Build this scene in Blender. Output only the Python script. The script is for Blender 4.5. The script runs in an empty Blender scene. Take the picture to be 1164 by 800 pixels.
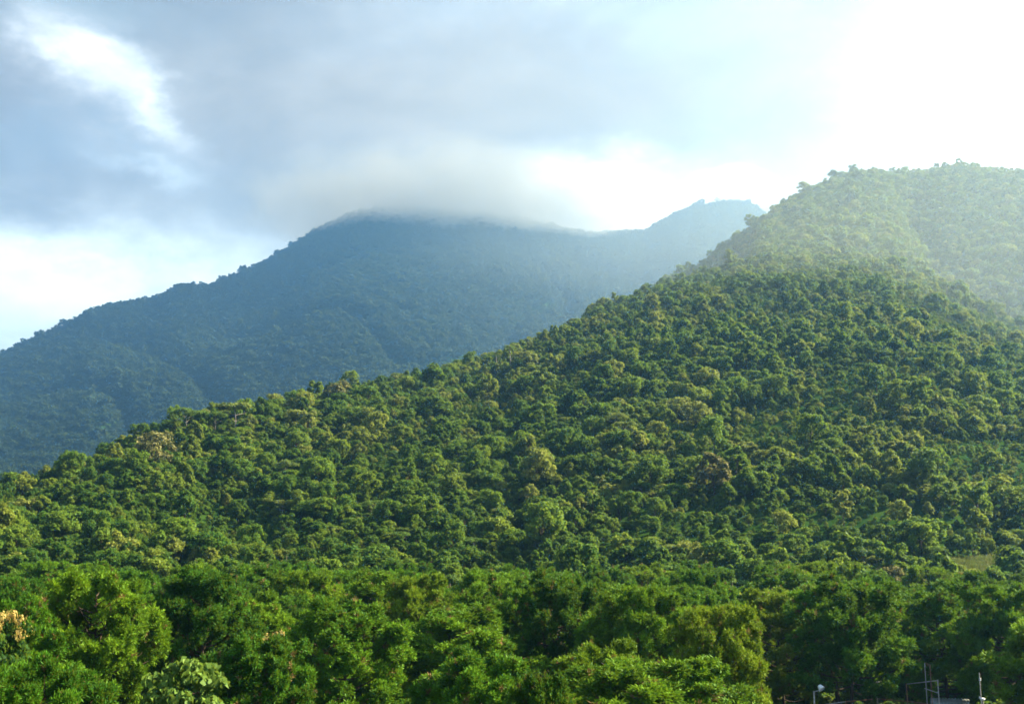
import bpy, math, random
import numpy as np
from mathutils import Vector, Matrix

R = math.radians
S = bpy.context.scene
COL = S.collection
rng = np.random.default_rng(11)
random.seed(11)

# ------------------------------------------------------------------ camera
EYE = 14.5
F = 1300.0                      # focal length in photo pixels (photo is 1164 x 800)
PITCH = math.atan(240 / F)      # horizon sits at photo row 640
cam_d = bpy.data.cameras.new('camera')
cam = bpy.data.objects.new('camera', cam_d)
COL.objects.link(cam)
cam.location = (0, 0, EYE)
cam.rotation_euler = (R(90) + PITCH, 0, 0)
cam_d.sensor_width = 36
cam_d.lens = 36 * F / 1164
cam_d.clip_start = 0.5
cam_d.clip_end = 20000
S.camera = cam

# ------------------------------------------------------------------ light
SUN_AZ, SUN_EL = 74.0, 39.0     # degrees right of the view axis, above the horizon
w = bpy.data.worlds.new('World')
S.world = w
w.use_nodes = True
sun_d = bpy.data.lights.new('sun', 'SUN')
sun_d.energy = 5.0
sun_d.angle = R(0.6)
sun_d.color = (1.0, 0.88, 0.58)
sun = bpy.data.objects.new('sun', sun_d)
COL.objects.link(sun)
sdir = Vector((math.sin(R(SUN_AZ)) * math.cos(R(SUN_EL)), math.cos(R(SUN_AZ)) * math.cos(R(SUN_EL)), math.sin(R(SUN_EL))))
sun.rotation_euler = sdir.to_track_quat('Z', 'Y').to_euler()
S.view_settings.view_transform = 'Standard'
S.view_settings.look = 'None'
S.view_settings.exposure = 2.45
S.view_settings.gamma = 1.0
cy = S.cycles
cy.max_bounces = 5
cy.diffuse_bounces = 3
cy.glossy_bounces = 1
cy.transmission_bounces = 3
cy.volume_bounces = 1
cy.use_denoising = True
cy.filter_width = 1.7


class NT:
    """short helper for node trees"""
    def __init__(s, tree):
        s.t = tree
        tree.nodes.clear()

    def n(s, typ, **kw):
        nd = s.t.nodes.new(typ)
        for k, v in kw.items():
            if k.startswith('i_'):
                nd.inputs[k[2:].replace('_', ' ')].default_value = v
            else:
                setattr(nd, k, v)
        return nd

    def l(s, a, b):
        s.t.links.new(a, b)

    def m(s, op, a, b=None, c=None, clamp=False):
        nd = s.n('ShaderNodeMath', operation=op, use_clamp=clamp)
        for i, x in enumerate((a, b, c)):
            if x is None:
                continue
            if isinstance(x, (int, float)):
                nd.inputs[i].default_value = x
            else:
                s.l(x, nd.inputs[i])
        return nd.outputs[0]

    def mix(s, f, a, b, blend='MIX'):
        nd = s.n('ShaderNodeMix', data_type='RGBA', blend_type=blend)
        for i, x in ((0, f), (6, a), (7, b)):
            if isinstance(x, (int, float)):
                nd.inputs[i].default_value = x
            elif isinstance(x, tuple):
                nd.inputs[i].default_value = x if len(x) == 4 else x + (1,)
            else:
                s.l(x, nd.inputs[i])
        return nd.outputs[2]

    def ramp(s, fac, stops, interp='LINEAR'):
        nd = s.n('ShaderNodeValToRGB')
        cr = nd.color_ramp
        cr.interpolation = interp
        while len(cr.elements) < len(stops):
            cr.elements.new(0.5)
        for e, (p, c) in zip(cr.elements, stops):
            e.position = p
            e.color = c if len(c) == 4 else c + (1,)
        s.l(fac, nd.inputs[0])
        return nd.outputs[0]


def px_uv(x, y):
    """photo pixel -> (u = dx/dy, v = tan of the elevation) of that direction"""
    cx, cyy = (x - 582) / F, (400 - y) / F
    dx = cx
    dy = math.cos(PITCH) - math.sin(PITCH) * cyy
    dz = math.sin(PITCH) + math.cos(PITCH) * cyy
    return dx / dy, dz / math.hypot(dx, dy)


# sky: clear Nishita sky under broken cloud, brighter toward the sun
def build_sky():
    t = NT(w.node_tree)
    out = t.n('ShaderNodeOutputWorld')
    bg = t.n('ShaderNodeBackground')
    bg.inputs['Strength'].default_value = 0.1
    t.l(bg.outputs[0], out.inputs[0])
    sky = t.n('ShaderNodeTexSky', sky_type='NISHITA')
    sky.sun_disc = False
    sky.sun_elevation = R(SUN_EL)
    sky.sun_rotation = R(SUN_AZ)
    sky.dust_density = 2.0
    tc = t.n('ShaderNodeTexCoord')
    sep = t.n('ShaderNodeSeparateXYZ')
    t.l(tc.outputs['Generated'], sep.inputs[0])
    X, Y, Z = sep.outputs
    Ys = t.m('MAXIMUM', Y, 0.02)
    u0 = t.m('DIVIDE', X, Ys)
    v0 = t.m('DIVIDE', Z, t.m('SQRT', t.m('ADD', t.m('MULTIPLY', X, X), t.m('MULTIPLY', Y, Y))))
    # warp so that the cloud masses get torn, soft edges
    nz = t.n('ShaderNodeTexNoise')
    nz.inputs['Scale'].default_value = 7.0
    nz.inputs['Detail'].default_value = 6.0
    nz.inputs['Roughness'].default_value = 0.62
    mp = t.n('ShaderNodeMapping')
    mp.inputs['Scale'].default_value = (1, 1, 1.8)
    t.l(tc.outputs['Generated'], mp.inputs[0])
    t.l(mp.outputs[0], nz.inputs['Vector'])
    sc = t.n('ShaderNodeSeparateColor')
    t.l(nz.outputs['Color'], sc.inputs[0])
    wu = t.m('MULTIPLY', t.m('SUBTRACT', sc.outputs[0], 0.5), 0.22)
    wv = t.m('MULTIPLY', t.m('SUBTRACT', sc.outputs[1], 0.5), 0.15)
    u = t.m('ADD', u0, wu)
    v = t.m('ADD', v0, wv)
    front = t.m('SMOOTH_MIN', t.m('MULTIPLY', t.m('MAXIMUM', Y, 0.0), 3.0), 1.0, 0.2)

    def blob(x, y, rx, ry, ang=0.0):
        cu, cv = px_uv(x, y)
        a, b = rx / F, ry / F
        du, dv = t.m('SUBTRACT', u, cu), t.m('SUBTRACT', v, cv)
        ca, sa = math.cos(R(ang)), math.sin(R(ang))
        p = t.m('ADD', t.m('MULTIPLY', du, ca / a), t.m('MULTIPLY', dv, sa / a))
        q = t.m('ADD', t.m('MULTIPLY', du, -sa / b), t.m('MULTIPLY', dv, ca / b))
        r2 = t.m('ADD', t.m('MULTIPLY', p, p), t.m('MULTIPLY', q, q))
        return t.m('MULTIPLY', t.m('POWER', 2.71828, t.m('MULTIPLY', r2, -1.0)), front)

    K = 2.95   # cloud radiances below are given for a background strength of 1

    def rgb(r, g, b):
        return (r * K, g * K, b * K, 1)
    # even grey-blue veil with fine structure
    veil = t.ramp(nz.outputs['Fac'], [(0.32, (0.17 * K, 0.20 * K, 0.23 * K)), (0.68, (0.31 * K, 0.34 * K, 0.37 * K))])
    cover = t.m('ADD', 0.62, t.m('MULTIPLY', front, 0.38))
    base = t.mix(cover, sky.outputs[0], veil)
    for (x, y, rx, ry, ang, amp, c) in SKY_BLOBS:
        f = t.m('MULTIPLY', blob(x, y, rx, ry, ang), amp, clamp=True)
        base = t.mix(f, base, rgb(*c))
    n2 = t.n('ShaderNodeTexNoise')
    n2.inputs['Scale'].default_value = 5.0
    n2.inputs['Detail'].default_value = 9.0
    n2.inputs['Roughness'].default_value = 0.6
    n2.inputs['Distortion'].default_value = 0.6
    m2 = t.n('ShaderNodeMapping')
    m2.inputs['Scale'].default_value = (1, 1, 2.2)
    m2.inputs['Location'].default_value = (3.1, 0.4, 1.7)
    t.l(tc.outputs['Generated'], m2.inputs[0])
    t.l(m2.outputs[0], n2.inputs['Vector'])
    base = t.mix(1.0, base, t.ramp(n2.outputs['Fac'], [(0.3, (0.78, 0.79, 0.81)), (0.7, (1.22, 1.21, 1.19))]), 'MULTIPLY')
    t.l(base, bg.inputs[0])


SKY_BLOBS = [
    # x, y, rx, ry, angle, amount, colour
    (560, 110, 450, 130, 5, 0.95, (0.45, 0.425, 0.37)),     # grey main cloud
    (340, 225, 110, 55, 10, 0.7, (0.33, 0.36, 0.37)),
    (790, 95, 220, 75, 0, 0.9, (0.42, 0.385, 0.325)),
    (640, 10, 260, 40, 0, 0.6, (0.60, 0.64, 0.63)),
    (20, 335, 330, 75, 0, 1.0, (1.35, 1.5, 1.45)),       # clear bright strip over the left ridge
    (90, 165, 130, 45, 10, 0.8, (0.34, 0.42, 0.48)),      # blue-grey cloud at the left
    (40, 0, 140, 40, 0, 0.7, (0.36, 0.44, 0.47)),
    (85, 70, 85, 30, -18, 1.0, (0.95, 1.0, 1.0)),         # break in the cloud, upper left
    (180, 115, 75, 24, -40, 0.9, (0.85, 0.92, 0.95)),
    (195, 195, 45, 20, -20, 0.7, (0.65, 0.75, 0.80)),
    (1200, 50, 200, 250, 0, 1.0, (1.3, 1.3, 1.2)),        # glare toward the sun
    (1340, 140, 290, 320, 0, 0.8, (1.4, 1.4, 1.3)),
    (690, 232, 100, 38, 0, 1.0, (1.7, 1.65, 1.5)),         # gap over the saddle
    (830, 215, 120, 34, 5, 0.8, (0.9, 0.92, 0.88)),
]
build_sky()

# ------------------------------------------------------------------ helpers
def tag(o, label=None, cat=None, group=None, kind=None):
    for k, v in (('label', label), ('category', cat), ('group', group), ('kind', kind)):
        if v:
            o[k] = v
    return o


def link(name, me, parent=None, mats=()):
    o = bpy.data.objects.new(name, me)
    COL.objects.link(o)
    for m in mats:
        if m.name not in [x.name for x in me.materials if x]:
            me.materials.append(m)
    if parent:
        o.parent = parent
    return o


def empty(name, loc, rz=0.0):
    o = bpy.data.objects.new(name, None)
    o.empty_display_size = 0.5
    COL.objects.link(o)
    o.location = loc
    o.rotation_euler = (0, 0, rz)
    return o


def np_mesh(name, verts, faces, n_per=4, mats=(), tint=None, mat_idx=None, smooth=False):
    me = bpy.data.meshes.new(name)
    verts = np.asarray(verts, np.float32)
    faces = np.asarray(faces, np.int32)
    nf = len(faces)
    me.vertices.add(len(verts))
    me.vertices.foreach_set('co', verts.ravel())
    me.loops.add(nf * n_per)
    me.polygons.add(nf)
    me.loops.foreach_set('vertex_index', faces.ravel())
    me.polygons.foreach_set('loop_start', np.arange(0, nf * n_per, n_per, dtype=np.int32))
    me.polygons.foreach_set('loop_total', np.full(nf, n_per, np.int32))
    if smooth:
        me.polygons.foreach_set('use_smooth', np.ones(nf, bool))
    me.update(calc_edges=True)
    for m in mats:
        me.materials.append(m)
    if tint is not None:
        at = me.attributes.new('tint', 'FLOAT', 'FACE')
        at.data.foreach_set('value', np.asarray(tint, np.float32))
    if mat_idx is not None:
        me.polygons.foreach_set('material_index', np.asarray(mat_idx, np.int32))
    return me


def unit(a):
    return a / np.maximum(np.linalg.norm(a, axis=-1, keepdims=True), 1e-9)


class Geo:
    """collects quads"""
    def __init__(s):
        s.v, s.f, s.t, s.c = [], [], [], 0

    def quads(s, q, tint):
        n = len(q)
        s.v.append(q.reshape(-1, 3))
        s.f.append(np.arange(n * 4).reshape(n, 4) + s.c)
        s.t.append(np.broadcast_to(tint, (n,)).astype(float))
        s.c += n * 4

    def tube(s, pts, radii, sides=6, tint=0.5, close=True):
        pts = np.asarray(pts, float)
        n = len(pts)
        d = unit(np.gradient(pts, axis=0))
        ref = np.array([0.31, 0.95, 0.05]) if abs(d[0][2]) > 0.6 else np.array([0, 0, 1.0])
        a = unit(np.cross(d, ref))
        b = np.cross(d, a)
        th = np.linspace(0, 2 * math.pi, sides, endpoint=False)
        ring = pts[:, None] + np.asarray(radii)[:, None, None] * (np.cos(th)[None, :, None] * a[:, None] + np.sin(th)[None, :, None] * b[:, None])
        idx = np.arange(n * sides).reshape(n, sides)
        fa = np.stack([idx[:-1], np.roll(idx[:-1], -1, 1), np.roll(idx[1:], -1, 1), idx[1:]], -1).reshape(-1, 4) + s.c
        s.v.append(ring.reshape(-1, 3))
        s.f.append(fa)
        s.t.append(np.full(len(fa), tint))
        s.c += n * sides
        if close and sides == 4:
            for e in (0, n - 1):
                s.f.append((idx[e][None] + s.c - n * sides))
                s.t.append(np.full(1, tint))

    def box(s, c, d, rot=0.0, tint=0.5):
        c = np.asarray(c, float)
        h = np.asarray(d, float) / 2
        k = np.array([[-1, -1, -1], [1, -1, -1], [1, 1, -1], [-1, 1, -1], [-1, -1, 1], [1, -1, 1], [1, 1, 1], [-1, 1, 1]]) * h
        ca, sa = math.cos(rot), math.sin(rot)
        k = np.stack([k[:, 0] * ca - k[:, 1] * sa, k[:, 0] * sa + k[:, 1] * ca, k[:, 2]], 1) + c
        fa = np.array([[0, 3, 2, 1], [4, 5, 6, 7], [0, 1, 5, 4], [1, 2, 6, 5], [2, 3, 7, 6], [3, 0, 4, 7]]) + s.c
        s.v.append(k)
        s.f.append(fa)
        s.t.append(np.full(6, tint))
        s.c += 8

    def mesh(s, name, mat, smooth=False):
        return np_mesh(name, np.concatenate(s.v), np.concatenate(s.f), 4, (mat,), np.concatenate(s.t), smooth=smooth)


def leaf_quads(c, nrm, L, W, g):
    """kite-shaped leaf faces at c, facing nrm, length L, width W"""
    n = len(c)
    r = g.normal(size=(n, 3))
    t = unit(np.cross(nrm, r))
    b = np.cross(nrm, t)
    L = np.broadcast_to(L, (n,))[:, None]
    W = np.broadcast_to(W, (n,))[:, None]
    bend = nrm * L * 0.16
    return np.stack([c - t * L * 0.5 - bend, c - b * W * 0.5, c + t * L * 0.5 - bend, c + b * W * 0.5], 1)


def vnoise(x, y, seed=0):
    """smooth value noise in [-1, 1]"""
    xi, yi = np.floor(x).astype(np.int64), np.floor(y).astype(np.int64)
    fx, fy = x - xi, y - yi
    fx, fy = fx * fx * (3 - 2 * fx), fy * fy * (3 - 2 * fy)

    def h(i, j):
        k = (i * 374761393 + j * 668265263 + seed * 1442695041) & 0xffffffff
        k = ((k ^ (k >> 13)) * 1274126177) & 0xffffffff
        return ((k ^ (k >> 16)) & 0xffff) / 32767.5 - 1
    return (h(xi, yi) * (1 - fx) + h(xi + 1, yi) * fx) * (1 - fy) + (h(xi, yi + 1) * (1 - fx) + h(xi + 1, yi + 1) * fx) * fy


# ------------------------------------------------------------------ materials
def mat_leaf(name, ramp_stops, transl=0.35, var=0.55, rough=0.6, spec=0.12):
    m = bpy.data.materials.new(name)
    m.use_nodes = True
    t = NT(m.node_tree)
    out = t.n('ShaderNodeOutputMaterial')
    oi = t.n('ShaderNodeObjectInfo')
    at = t.n('ShaderNodeAttribute', attribute_name='tint')
    col = t.ramp(oi.outputs['Random'], ramp_stops)
    k = t.m('ADD', 1 - var / 2, t.m('MULTIPLY', at.outputs['Fac'], var))
    hs = t.n('ShaderNodeHueSaturation')
    t.l(col, hs.inputs['Color'])
    t.l(k, hs.inputs['Value'])
    t.l(t.m('ADD', 0.485, t.m('MULTIPLY', at.outputs['Fac'], -0.02)), hs.inputs['Hue'])
    hs.inputs['Hue'].default_value = 0.5
    hu = t.m('SUBTRACT', 0.512, t.m('MULTIPLY', at.outputs['Fac'], 0.024))
    t.l(hu, hs.inputs['Hue'])
    p = t.n('ShaderNodeBsdfPrincipled')
    t.l(hs.outputs[0], p.inputs['Base Color'])
    p.inputs['Roughness'].default_value = rough
    p.inputs['Specular IOR Level'].default_value = spec
    tr = t.n('ShaderNodeBsdfTranslucent')
    t.l(t.mix(0.5, hs.outputs[0], (0.16, 0.20, 0.02, 1), 'MIX'), tr.inputs[0])
    mx = t.n('ShaderNodeMixShader')
    mx.inputs[0].default_value = transl
    t.l(p.outputs[0], mx.inputs[1])
    t.l(tr.outputs[0], mx.inputs[2])
    t.l(mx.outputs[0], out.inputs[0])
    return m


def mat_noise(name, c1, c2, scale=4.0, rough=0.85, bump=0.3, stretch=(1, 1, 1), metallic=0.0, detail=5.0):
    m = bpy.data.materials.new(name)
    m.use_nodes = True
    t = NT(m.node_tree)
    out = t.n('ShaderNodeOutputMaterial')
    tc = t.n('ShaderNodeTexCoord')
    mp = t.n('ShaderNodeMapping')
    mp.inputs['Scale'].default_value = stretch
    t.l(tc.outputs['Object'], mp.inputs[0])
    nz = t.n('ShaderNodeTexNoise')
    nz.inputs['Scale'].default_value = scale
    nz.inputs['Detail'].default_value = detail
    t.l(mp.outputs[0], nz.inputs['Vector'])
    p = t.n('ShaderNodeBsdfPrincipled')
    t.l(t.ramp(nz.outputs['Fac'], [(0.35, c1), (0.65, c2)]), p.inputs['Base Color'])
    p.inputs['Roughness'].default_value = rough
    p.inputs['Specular IOR Level'].default_value = 0.0 if rough > 0.94 else 0.4
    p.inputs['Metallic'].default_value = metallic
    bp = t.n('ShaderNodeBump')
    bp.inputs['Strength'].default_value = bump
    t.l(nz.outputs['Fac'], bp.inputs['Height'])
    t.l(bp.outputs[0], p.inputs['Normal'])
    t.l(p.outputs[0], out.inputs[0])
    return m


M_PINE = mat_leaf('pine_needles', [(0.0, (0.030, 0.105, 0.004)), (0.45, (0.060, 0.170, 0.004)), (0.8, (0.115, 0.215, 0.005)), (1.0, (0.145, 0.215, 0.007))], 0.30, 0.8)
M_DEAD = mat_leaf('dry_needles', [(0.0, (0.13, 0.075, 0.025)), (1.0, (0.18, 0.10, 0.035))], 0.25, 0.5)
M_BROAD = mat_leaf('broad_leaves', [
    (0.0, (0.020, 0.070, 0.009)), (0.28, (0.040, 0.112, 0.012)), (0.55, (0.068, 0.150, 0.014)), (0.78, (0.108, 0.185, 0.016)),
    (0.93, (0.150, 0.205, 0.022)), (1.0, (0.12, 0.21, 0.014))], 0.50, 0.9)
M_OLIVE = mat_leaf('olive_leaves', [
    (0.0, (0.055, 0.125, 0.013)), (0.25, (0.105, 0.178, 0.017)), (0.5, (0.155, 0.210, 0.021)), (0.75, (0.200, 0.230, 0.034)),
    (0.92, (0.205, 0.228, 0.042)), (1.0, (0.185, 0.200, 0.045))], 0.50, 0.9)
M_UMB = mat_leaf('umbrella_leaves', [
    (0.0, (0.045, 0.110, 0.018)), (0.4, (0.085, 0.155, 0.022)), (0.75, (0.140, 0.185, 0.035)), (1.0, (0.165, 0.190, 0.042))], 0.40, 0.9)
M_FAR = mat_leaf('distant_shaded_leaves', [(0.0, (0.008, 0.026, 0.010)), (0.6, (0.014, 0.036, 0.013)), (1.0, (0.026, 0.052, 0.016))], 0.25, 0.8)  # mountain leaf colour darkened to stand in for cloud shade
M_YEL = mat_leaf('yellow_green_leaves', [(0.0, (0.15, 0.21, 0.02)), (1.0, (0.17, 0.22, 0.025))], 0.36, 0.8)
M_TAN = mat_leaf('tan_leaves', [(0.0, (0.17, 0.16, 0.055)), (1.0, (0.20, 0.17, 0.06))], 0.3, 0.8)
M_PALE = mat_leaf('pale_leaves', [(0.0, (0.11, 0.20, 0.03)), (1.0, (0.14, 0.22, 0.035))], 0.35, 0.7)
M_ORANGE = mat_leaf('orange_blossom', [(0.0, (0.40, 0.27, 0.07)), (1.0, (0.44, 0.32, 0.10))], 0.3, 0.6)
M_BARK = mat_noise('bark', (0.030, 0.018, 0.012), (0.085, 0.05, 0.03), 3.0, 0.9, 0.8, (3, 3, 0.8))
M_PBARK = mat_noise('pale_bark', (0.12, 0.10, 0.08), (0.30, 0.26, 0.21), 3.0, 0.9, 0.5, (3, 3, 0.8))
M_FLOOR = mat_noise('forest_floor', (0.020, 0.022, 0.009), (0.050, 0.040, 0.018), 0.35, 0.95, 0.5)
M_HILL = mat_noise('hill_undergrowth', (0.012, 0.032, 0.006), (0.028, 0.056, 0.010), 0.08, 0.95, 0.5)
M_STEEL = mat_noise('galvanised_steel', (0.30, 0.28, 0.25), (0.44, 0.41, 0.37), 6.0, 0.55, 0.1)
M_RUST = mat_noise('rusty_steel', (0.16, 0.06, 0.03), (0.30, 0.15, 0.08), 6.0, 0.8, 0.2)
M_WHITE = mat_noise('white_paint', (0.72, 0.73, 0.72), (0.82, 0.82, 0.80), 5.0, 0.4, 0.05)
M_GLASS = mat_noise('lamp_glass', (0.75, 0.76, 0.76), (0.85, 0.86, 0.86), 3.0, 0.15, 0.0)
M_ROOF = mat_noise('corrugated_roof', (0.13, 0.15, 0.15), (0.24, 0.26, 0.26), 2.0, 0.5, 0.1)
M_WALL = mat_noise('rendered_wall', (0.30, 0.28, 0.24), (0.42, 0.40, 0.35), 2.0, 0.9, 0.1)
M_DOOR = mat_noise('door_paint', (0.05, 0.09, 0.07), (0.08, 0.13, 0.10), 4.0, 0.6, 0.05)
M_GRASS = mat_leaf('meadow_grass', [(0.0, (0.10, 0.14, 0.03)), (1.0, (0.20, 0.19, 0.07))], 0.3, 0.8)

# ------------------------------------------------------------------ terrain
def profile(pts, far=1.0):
    """ridge line given in photo pixels with a distance each -> arrays over azimuth"""
    a, tz, d = [], [], []
    for x, y, dd in pts:
        u, v = px_uv(x, y)
        a.append(math.atan(u))
        tz.append(v)
        d.append(dd * far)
    a = np.array(a)
    return a, np.array(tz), np.array(d)


SPUR = profile([(-700, 640, 300), (-300, 600, 300), (0, 545, 330), (50, 530, 345), (95, 512, 365), (150, 490, 385), (210, 472, 400), (300, 458, 425),
                (380, 438, 450), (500, 418, 485), (560, 402, 505), (620, 380, 535), (680, 350, 570), (740, 329, 610), (800, 311, 650), (860, 299, 690), (960, 292, 735),
                (1010, 298, 745), (1050, 311, 735), (1100, 334, 700), (1164, 368, 650), (1250, 420, 600), (1500, 500, 520), (1900, 560, 450)])
RIGHT = profile([(300, 900, 900), (520, 680, 900), (640, 450, 900), (760, 318, 900), (800, 297, 905), (830, 275, 910), (858, 250, 915), (880, 238, 925), (920, 214, 950), (968, 195, 980), (1040, 196, 1000),
                 (1090, 188, 1010), (1125, 192, 1010), (1164, 194, 1000), (1300, 215, 960), (1600, 300, 900), (2100, 420, 850)], 1.08)
MOUNT = profile([(-900, 560, 1600), (-400, 480, 1700), (-150, 440, 1750), (0, 402, 1800), (40, 384, 1810), (80, 366, 1820), (110, 350, 1830), (140, 346, 1830), (180, 338, 1840), (205, 325, 1850), (240, 325, 1850),
                 (262, 316, 1860), (290, 304, 1870), (330, 282, 1890), (360, 262, 1900), (400, 243, 1920), (430, 238, 1930), (480, 238, 1940), (530, 241, 1950), (575, 247, 1950), (620, 254, 1960),
                 (645, 261, 1970), (670, 267, 1980), (735, 265, 2020), (765, 248, 2040), (790, 236, 2050), (820, 230, 2060), (850, 231, 2060), (870, 245, 2050), (920, 280, 2000), (1100, 360, 1900), (1500, 420, 1800)], 1.65)


def smooth_interp(a, xs, ys):
    return np.interp(a, xs, ys)


def height(x, y, prof, d0, tree_h, p, back, seed, amp, z0=0.0):
    """terrain height of one hill at ground points x, y"""
    az = np.arctan2(x, y)
    d = np.hypot(x, y)
    t = smooth_interp(az, prof[0], prof[1])
    dr = smooth_interp(az, prof[0], prof[2])
    zr = EYE + t * dr - tree_h
    s = np.clip((d - d0) / (dr - d0), 0, 1)
    front = z0 + (zr - z0) * (1 - (1 - s) ** p)
    over = np.maximum(d - dr, 0)
    z = np.where(d <= dr, front, zr - over * back - np.minimum(over, 60) ** 2 * 0.002)
    n = vnoise(x / (22 * amp), y / (22 * amp), seed) * 1.0 + vnoise(x / (9 * amp) + 9, y / (9 * amp), seed + 1) * 0.5 + vnoise(x / (3.6 * amp), y / (3.6 * amp) + 4, seed + 2) * 0.16
    # gullies running down the slope
    g = np.abs(vnoise(az * 14 + d * 0.0016 + 3, d * 0.0025, seed + 5))
    env = np.sin(np.pi * np.clip(s, 0, 1)) ** 0.7
    z = z + amp * env * n - amp * 0.65 * env * (1 - np.minimum(g * 3.0, 1))
    z = np.where(d < d0, z0 - (d0 - d) * 0.05 - 0.2, z)
    return np.maximum(z, z0 - 3)


def H_spur(x, y):
    z = height(x, y, SPUR, 158, 5.5, 1.12, 0.32, 3, 6.0)
    # behind its shoulder the spur climbs on to the high ridge
    az, d = np.arctan2(x, y), np.hypot(x, y)
    dr, tr_ = np.interp(az, SPUR[0], SPUR[2]), np.interp(az, SPUR[0], SPUR[1])
    dR, tR = np.interp(az, RIGHT[0], RIGHT[2]), np.interp(az, RIGHT[0], RIGHT[1])
    zr, zR = EYE + tr_ * dr - 5.5, EYE + tR * dR - 6.0
    q = np.clip((d - dr) / np.maximum(dR - dr, 1), 0, 1.02)
    a0, a1, a2, a3 = (math.atan(px_uv(xx, 280)[0]) for xx in (790, 870, 1010, 1130))
    w_ = np.clip((az - a0) / (a1 - a0), 0, 1) * np.clip((a3 - az) / (a3 - a2), 0, 1)
    w_ = w_ * w_ * (3 - 2 * w_)
    bump = 7.0 * np.sin(np.pi * np.clip(q, 0, 1)) * (vnoise(x / 90, y / 90, 71) + 0.5 * vnoise(x / 38, y / 38, 72))
    up = zr + (zR - zr) * q + bump
    return np.where((d > dr) & (d < dR), z + (np.maximum(up, z) - z) * w_, z)


def H_right(x, y): return height(x, y, RIGHT, 600, 4.0, 1.15, 0.30, 21, 12.0)
def H_mount(x, y): return height(x, y, MOUNT, 1250, 5.0, 1.12, 0.30, 40, 45.0)


def terrain(name, H, a0, a1, na, d0, d1, nd, mat):
    A = np.linspace(R(a0), R(a1), na)
    D = d0 + (d1 - d0) * np.linspace(0, 1, nd) ** 1.1
    AA, DD = np.meshgrid(A, D)
    X, Y = np.sin(AA) * DD, np.cos(AA) * DD
    Z = H(X, Y)
    v = np.stack([X, Y, Z], -1).reshape(-1, 3)
    i = np.arange(na * nd).reshape(nd, na)
    f = np.stack([i[:-1, :-1], i[:-1, 1:], i[1:, 1:], i[1:, :-1]], -1).reshape(-1, 4)
    o = link(name, np_mesh(name, v, f, 4, (mat,), smooth=True))
    return tag(o, kind='structure')


g_ = Geo()
BOX = (-1500, 1500, -120, 2350)       # the hazy valley
ground = np_mesh('ground', [[-7000, -3000, 0], [7000, -3000, 0], [7000, 12000, 0], [-7000, 12000, 0]], [[0, 1, 2, 3]], 4, (M_FLOOR,))
tag(link('ground', ground), kind='structure')
terrain('hill', H_spur, -50, 50, 260, 150, 1120, 200, M_HILL)
terrain('hill', H_right, -8, 52, 200, 580, 1500, 140, M_HILL)
terrain('mountain', H_mount, -52, 36, 300, 1230, 4300, 170, M_HILL)

# ------------------------------------------------------------------ haze
def volume_box(name, lo, hi, mat):
    gg = Geo()
    lo, hi = np.array(lo, float), np.array(hi, float)
    gg.box((lo + hi) / 2, hi - lo)
    return link(name, gg.mesh(name, mat))


HAZE = 0.00016
mh = bpy.data.materials.new('haze_air')
mh.use_nodes = True
t = NT(mh.node_tree)
out = t.n('ShaderNodeOutputMaterial')
pv = t.n('ShaderNodeVolumePrincipled')
pv.inputs['Color'].default_value = (0.23, 0.53, 1.0, 1)
pv.inputs['Density'].default_value = HAZE
pv.inputs['Anisotropy'].default_value = 0.66
t.l(pv.outputs[0], out.inputs['Volume'])
haze = volume_box('haze', (-7100, -3100, -4), (7100, 12100, 1090), mh)
tag(haze, 'pale blue haze filling the valley in front of the mountain', kind='stuff')

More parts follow.
